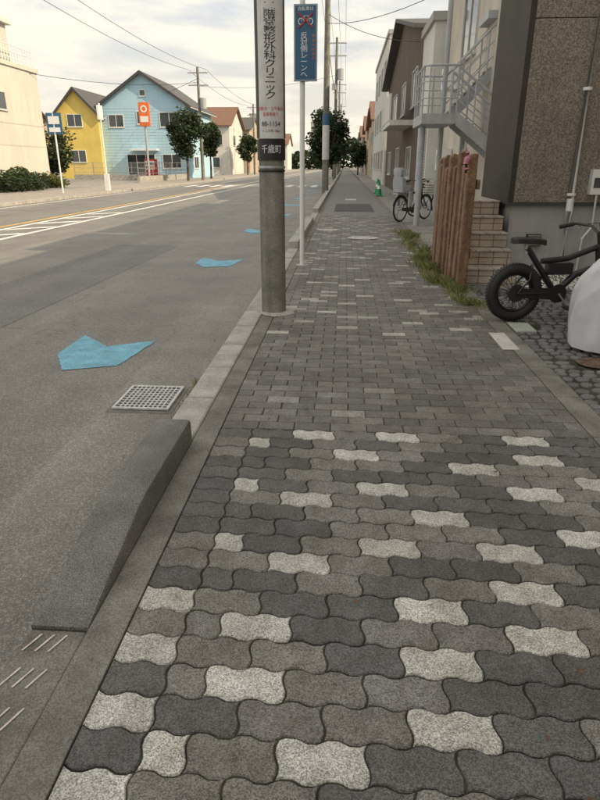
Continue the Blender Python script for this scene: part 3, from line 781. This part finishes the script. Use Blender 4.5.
def grass(name,areas,seed):
    rr=random.Random(seed); b=MB(); b.tone=[]
    for (x0,x1,y0,y1,n,h) in areas:
        for i in range(n):
            x=rr.gauss((x0+x1)/2,(x1-x0)/3); y=rr.uniform(y0,y1)
            cl=max(0,mnoise.noise(Vector((x*5,y*2.2,seed)))*1.6+.32)
            if rr.random()>.1+cl: continue
            a=rr.uniform(0,6.28); hh=h*rr.uniform(.3,1)*(.4+.8*min(1,cl)); w=rr.uniform(.003,.006); l=rr.uniform(.2,.9)*hh
            dx,dy=math.cos(a),math.sin(a); z0=-.01 if x>-.77 else (ZR if x<-.95 else 0)
            b.add([(x-dy*w,y+dx*w,z0),(x+dy*w,y-dx*w,z0),(x+dx*l*.4+dy*w*.7,y+dy*l*.4-dx*w*.7,z0+hh*.6),(x+dx*l,y+dy*l,z0+hh)],[(0,1,2),(0,2,3)],GRASS)
            tt=rr.uniform(0,1); b.tone+=[(tt,tt,tt)]*4
    b.obj(name,smooth=False)
grass('roadside_weeds',[(1.2,1.42,6.2,7.3,2400,.10),(1.10,1.34,7.2,9.6,4200,.12),(1.15,1.45,9.6,13.5,3400,.14),(1.30,1.5,5.5,6.4,400,.05)],3)
grass('kerb_weeds',[(-1.0,-.96,3.2,3.95,300,.06),(-.78,-.73,2.5,2.9,40,.025),(-.80,-.74,5.9,6.6,60,.04)],5)
grass('sett_weeds',[(1.9,3.6,7.0,8.35,500,.10)],8)

# ---------------------------------------------------------------- bicycles
def bicycle(name,loc,rz,Rw,tw,wb,fat=False,child=False,fm=BLKP):
    g=grp(name,loc,rz)
    def wheel(nm,x):
        b=MB(); b.torus((x,0,Rw),Rw-tw,tw,BLACK,40,12,'y'); rimr=Rw-2*tw+.004
        if fat:
            for i in range(56):
                a=2*math.pi*i/56; ca,sa=math.cos(a),math.sin(a)
                for s in (-1,1):
                    c=Vector((x+(Rw-.005)*ca,s*.016,Rw+(Rw-.005)*sa)); e=Vector((ca,0,sa)); t=Vector((-sa,0,ca))
                    b.prism([tuple(c-t*.007+e*-.004),tuple(c+t*.007-e*.004),tuple(c+t*.005+e*.004),tuple(c-t*.005+e*.004)],(0,s*.014,0),BLACK)
        b.torus((x,0,Rw),rimr-.008,.012,fm if fat else STEEL,40,8,'y',tw*.6)
        b.cyl((x,-.05,Rw),(x,.05,Rw),.05 if fat else .02,.05 if fat else .02,16,fm if fat else STEEL)
        if fat: b.cyl((x,-.058,Rw),(x,-.052,Rw),.08,.08,24,BLACK)
        ns=24
        for i in range(ns):
            a=2*math.pi*i/ns; s=.03 if i%2 else -.03
            b.cyl((x,s,Rw),(x+rimr*math.cos(a),0,Rw+rimr*math.sin(a)),.0022 if not fat else .003,.0022 if not fat else .003,4,STEEL if not fat else fm,False)
        b.obj(nm,g)
    wheel('rear_wheel',0); wheel('front_wheel',wb)
    b=MB(); bb=(wb*.42,0,Rw*.95 if fat else .28)
    sz=.66 if fat else .72; hz=.78 if fat else .92
    st=(wb*.08 if fat else wb*.22,0,sz); hd=(wb*.80,0,hz-.12); hd0=(wb*.84,0,hz-.30)
    t=.026 if fat else .017
    b.tube([bb,st],t,10,fm)
    b.tube([hd0,(wb*.6,0,Rw+.15),bb],t*1.25,12,fm)
    if fat: b.tube([hd,(wb*.5,0,.56),(wb*.24,0,.54)],t,10,fm)
    b.tube([hd,hd0],t*1.3,12,fm)
    for s in (-1,1):
        yy=s*(.075 if fat else .05)
        b.tube([bb,(wb*.2,yy,Rw+.0),(0,yy,Rw)],.011,8,fm)
        b.tube([(wb*.16,0,sz-.14),(wb*.1,yy,Rw+.12),(0,yy,Rw)],.009,8,fm)
        b.tube([(hd0[0],yy*.8,hd0[2]),(wb*.9,yy,Rw*1.5),(wb,yy,Rw)],.013,8,fm)
    b.box(hd0[0]-.02,hd0[0]+.02,-.075,.075,hd0[2]-.02,hd0[2]+.02,fm)
    hx=wb*.77; b.tube([hd,(hx,0,hz)],.014,8,STEEL if not fat else fm)
    b.tube([(hx-.17,-.31,hz+.03),(hx-.06,-.27,hz+.06),(hx,-.12,hz+.05),(hx,0,hz),(hx,.12,hz+.05),(hx-.06,.27,hz+.06),(hx-.17,.31,hz+.03)],.012,8,fm)
    for s in (-1,1):
        b.tube([(hx-.20,s*.315,hz+.025),(hx-.08,s*.28,hz+.055)],.019,10,BLACK)
        b.tube([(hx-.05,s*.25,hz+.05),(hx-.0,s*.27,hz+.02),(hx-.12,s*.32,hz+.0)],.006,6,STEEL)
        b.tube([(hx-.03,s*.18,hz+.06),(hx+.06,s*.1,hz+.08),(hd[0]+.03,0,hd[2])],.004,6,BLACK)
    b.cyl((hx+.06,0,hz-.04),(hx+.11,0,hz-.04),.03,.035,12,fm)
    b.cyl((bb[0],-.06,bb[2]),(bb[0],.06,bb[2]),.03,.03,14,fm)
    b.cyl((bb[0],-.055,bb[2]),(bb[0],-.048,bb[2]),.085,.085,24,fm)
    b.tube([(bb[0],-.07,bb[2]),(bb[0]+.1,-.075,bb[2]-.12)],.009,6,STEEL); b.box(bb[0]+.05,bb[0]+.15,-.17,-.08,bb[2]-.135,bb[2]-.11,BLACK)
    b.tube([(bb[0],.07,bb[2]),(bb[0]-.1,.075,bb[2]+.12)],.009,6,STEEL); b.box(bb[0]-.15,bb[0]-.05,.08,.17,bb[2]+.11,bb[2]+.135,BLACK)
    b.prism([(0,-.064,Rw-.04),(bb[0]+.06,-.064,bb[2]-.06),(bb[0]+.06,-.064,bb[2]+.06),(0,-.064,Rw+.04)],(0,.006,0),fm)
    b.tube([(.03,.08,Rw-.02),(.12,.19,.0)],.009,6,STEEL)
    sx=st[0]; z=sz+.06
    pts=[(-.15,.04,.01),(-.13,.08,.018),(-.06,.082,.015),(.02,.05,.006),(.10,.026,.0),(.17,.016,-.012)]
    vs=[]
    for (px,w,dz) in pts:
        vs+=[(sx+px,-w,z+dz-.03),(sx+px,-w*.85,z+dz+.008),(sx+px,0,z+dz+.02),(sx+px,w*.85,z+dz+.008),(sx+px,w,z+dz-.03)]
    fs=[(i*5+k,(i+1)*5+k,(i+1)*5+(k+1)%5,i*5+(k+1)%5) for i in range(len(pts)-1) for k in range(5)]+[(0,1,2,3,4),(29,28,27,26,25)]
    b.add(vs,fs,BLACK)
    b.cyl((sx,0,sz-.05),(sx-.01,0,z),.014,.014,8,STEEL)
    if fat:
        b.box(wb*.3,wb*.55,-.035,.035,.42,.52,fm)
    b.obj('frame_and_controls',g)
    if child:
        G2=mat('grey_seat_shell',(.42,.43,.45),.5,.1,6,0,0,0)
        b=MB()
        b.box(-.12,.17,-.15,.15,.70,.75,G2)
        prof=[(-.13,.72,.16),(-.15,.90,.17),(-.17,1.05,.15),(-.18,1.09,.10),(-.19,1.13,.13),(-.20,1.24,.13),(-.20,1.29,.08)]
        vs=[]
        for px,pz,w in prof: vs+=[(px+.10,-w,pz),(px,-w*.9,pz),(px-.03,0,pz),(px,w*.9,pz),(px+.10,w,pz)]
        vs2=[(a-.02,bb2,c) for a,bb2,c in vs]
        fs=[(i*5+k,i*5+k+1,(i+1)*5+k+1,(i+1)*5+k) for i in range(len(prof)-1) for k in range(4)]
        b.add(vs,fs,G2); b.add(vs2,[tuple(reversed(f)) for f in fs],G2)
        for s in (-1,1): b.box(-.05,.16,s*.165-.012,s*.165+.012,.75,.88,G2); b.box(.08,.19,s*.18-.03,s*.18+.03,.38,.74,G2)
        b.box(-.25,.1,-.08,.08,.66,.695,STEEL); b.box(-.10,.12,-.11,.11,.752,.78,SIGNK)
        b.obj('child_seat',g,bevel=.008)
        b=MB(); x0=wb*.86
        for k in range(5):
            z=.62+k*.06; w=.13+k*.012
            b.tube([(x0,-w,z),(x0+.3,-w,z),(x0+.3,w,z),(x0,w,z),(x0,-w,z)],.004,4,BLACK)
        for k in range(8): b.cyl((x0+.3*k/7,-.13,.62),(x0+.3*k/7,-.18,.86),.003,.003,4,BLACK); b.cyl((x0+.3*k/7,.13,.62),(x0+.3*k/7,.18,.86),.003,.003,4,BLACK)
        b.obj('front_basket',g)
        b=MB()
        for x in (0,wb):
            pts=[(x+(Rw+.02)*math.cos(a),0,Rw+(Rw+.02)*math.sin(a)) for a in [math.radians(d) for d in range(20,180,16)]]; b.tube(pts,.018,6,fm)
        b.obj('mudguards',g)
    return g
bicycle('fat_tyre_bicycle',(1.57,5.60,.0),math.radians(12),.265,.048,.96,True)
bicycle('child_seat_bicycle',(1.42,16.0,0),math.radians(50),.31,.02,1.12,False,True)
bicycle('city_bicycle',(1.95,17.8,0),math.radians(45),.33,.018,1.1,False,False,GREYP)
for x,y in ((1.62,30),(1.7,33)):
    g=grp('traffic_cone',(x,y,0)); b=MB(); b.box(-.19,.19,-.19,.19,0,.03,GREEN); b.cyl((0,0,.03),(0,0,.7),.14,.03,20,GREEN); b.cyl((0,0,.3),(0,0,.45),.101,.076,20,SIGNW); b.obj('cone',g)

# ---------------------------------------------------------------- covered motorbike
b=MB(); ns,nr=100,96; vs=[]
x0c,y0c=1.86,4.72
def ridge(v): return 1-abs(mnoise.noise(v))*2
for i in range(ns+1):
    f=i/ns; x=x0c+2.0*f
    e=min(1,f/.12); e2=math.sqrt(max(0,1-(1-e)**2)); er=min(1,(1-f)/.08); e2*=math.sqrt(max(0,1-(1-er)**2))
    top=(.70+.12*math.sin(min(f*3,1)*1.57)+.30*math.exp(-((f-.62)/.14)**2)+.05*math.exp(-((f-.25)/.1)**2))
    wid=.25+.10*math.exp(-((f-.6)/.18)**2)
    for k in range(nr+1):
        a=math.pi*k/nr
        c,s=math.cos(a),math.sin(a)
        yy=(abs(c)**.6)*(1 if c>0 else -1)*wid*(.25+.75*e2)
        z=.03+(abs(s)**.75)*(top-.03)*(.66+.34*e2)
        v=Vector((x*6.5+yy*2,yy*6.5,z*1.0))
        fold=.032*(ridge(v)-.6)+.022*(ridge(v*2.2+Vector((3,1,2)))-.6)+.006*mnoise.noise(v*4)
        drape=.03*(1-min(1,z/.5))
        push=-.06*math.sin(min(1,z/.75)*math.pi)*(1-e2)
        vs.append((x+push-(fold+drape)*(1-e2)*1.2,y0c+yy+(fold+drape)*c*(.3+.7*e2),max(.02,z+fold*.6*s)))
fs=[(i*(nr+1)+k,(i+1)*(nr+1)+k,(i+1)*(nr+1)+k+1,i*(nr+1)+k+1) for i in range(ns) for k in range(nr)]
fs.append(tuple(range(nr+1))); fs.append(tuple(ns*(nr+1)+k for k in range(nr,-1,-1)))
b.add(vs,fs,COVER)
o=b.obj('covered_motorbike')
o.data.polygons.foreach_set('use_smooth',[True]*len(o.data.polygons)); o.data.set_sharp_from_angle(angle=math.radians(70))

# litter and grit
b=MB()
for i in range(130):
    x,y=R.uniform(-1.3,1.9),R.uniform(.8,9); a=R.uniform(0,6.28); s=R.uniform(.005,.013); z=.006 if x>-.77 else ZR+.012
    if -.97<x<-.76: continue
    b.add([(x+s*math.cos(a+t),y+s*.6*math.sin(a+t),z+.003*k) for k,t in enumerate((0,1.6,3.1,4.7))],[(0,1,2,3)],DRYL)
b.obj('fallen_leaves',smooth=False)
b=MB()
for i in range(2200):
    y=R.uniform(.5,9); x=-.96-abs(R.gauss(0,.14)); s=R.uniform(.002,.006); z=ZR+.004
    if abs(x+1.24)<.22 and abs(y-3.58)<.24: continue
    b.add([(x+s,y,z),(x,y+s,z),(x-s,y,z),(x,y-s,z),(x,y,z+s)],[(0,1,4),(1,2,4),(2,3,4),(3,0,4)],GRIT)
b.obj('gutter_grit',smooth=False)

# ---------------------------------------------------------------- light
AZ,EL=math.radians(108),math.radians(36.5)
d=Vector((math.sin(AZ)*math.cos(EL),math.cos(AZ)*math.cos(EL),math.sin(EL)))
L=bpy.data.lights.new('sun','SUN'); L.energy=5.0; L.angle=math.radians(.5); L.color=(1,.80,.54)
lo=bpy.data.objects.new('sun',L); sc.collection.objects.link(lo); lo.rotation_euler=d.to_track_quat('Z','Y').to_euler(); lo.location=(20,20,30)
w=bpy.data.worlds.new('World'); sc.world=w; w.use_nodes=True; nt=w.node_tree
for n in list(nt.nodes): nt.nodes.remove(n)
out=nt.nodes.new('ShaderNodeOutputWorld'); bg=nt.nodes.new('ShaderNodeBackground'); bg2=nt.nodes.new('ShaderNodeBackground'); mx=nt.nodes.new('ShaderNodeMixShader')
sky=nt.nodes.new('ShaderNodeTexSky'); sky.sky_type='NISHITA'; sky.sun_disc=False; sky.sun_elevation=EL; sky.sun_rotation=AZ; sky.air_density=1.1; sky.dust_density=4.0
nt.links.new(sky.outputs[0],bg.inputs[0]); bg.inputs[1].default_value=.15
tc=nt.nodes.new('ShaderNodeTexCoord'); sp=nt.nodes.new('ShaderNodeSeparateXYZ'); nt.links.new(tc.outputs['Generated'],sp.inputs[0])
def mth(op,a,bv):
    m=nt.nodes.new('ShaderNodeMath'); m.operation=op
    for i,v in enumerate((a,bv)):
        if hasattr(v,'is_linked'): nt.links.new(v,m.inputs[i])
        else: m.inputs[i].default_value=v
    return m.outputs[0]
zp=mth('MAXIMUM',sp.outputs[2],0.0)
zz=mth('ADD',zp,.12)
cb=nt.nodes.new('ShaderNodeCombineXYZ'); nt.links.new(mth('DIVIDE',sp.outputs[0],zz),cb.inputs[0]); nt.links.new(mth('DIVIDE',sp.outputs[1],zz),cb.inputs[1])
nz=nt.nodes.new('ShaderNodeTexNoise'); nz.inputs['Scale'].default_value=1.15; nz.inputs['Detail'].default_value=6; nz.inputs['Roughness'].default_value=.58; nz.inputs['Distortion'].default_value=.3
nt.links.new(cb.outputs[0],nz.inputs['Vector'])
# thin veil of high cloud everywhere (minimum .55) with thicker patches
msk=ramp(nt,nz.outputs[0],.38,.56,(.58,.58,.58,1),(1,1,1,1))
cc=ramp(nt,nz.outputs[0],.40,.60,(.86,.86,.84,1),(1.0,.94,.79,1))
nt.links.new(cc,bg2.inputs[0])
zr=ramp(nt,zp,.25,.7)
nt.links.new(mth('ADD',1.1,mth('MULTIPLY',zr,.12)),bg2.inputs[1])
nt.links.new(msk,mx.inputs[0]); nt.links.new(bg.outputs[0],mx.inputs[1]); nt.links.new(bg2.outputs[0],mx.inputs[2])
# warm horizon haze
bg3=nt.nodes.new('ShaderNodeBackground'); bg3.inputs[0].default_value=(1,.90,.72,1); bg3.inputs[1].default_value=1.05
mh=nt.nodes.new('ShaderNodeMixShader'); hz=ramp(nt,zp,.0,.2,(.8,.8,.8,1),(0,0,0,1))
nt.links.new(hz,mh.inputs[0]); nt.links.new(mx.outputs[0],mh.inputs[1]); nt.links.new(bg3.outputs[0],mh.inputs[2]); nt.links.new(mh.outputs[0],out.inputs[0])

# ---------------------------------------------------------------- camera
cam=bpy.data.cameras.new('camera'); co=bpy.data.objects.new('camera',cam); sc.collection.objects.link(co); sc.camera=co
cam.sensor_fit='VERTICAL'; cam.sensor_height=24; cam.lens=18; cam.clip_end=2000; cam.clip_start=.05
co.location=(0,0,1.35); co.rotation_euler=(math.radians(90-21.39),0,math.radians(4.0))
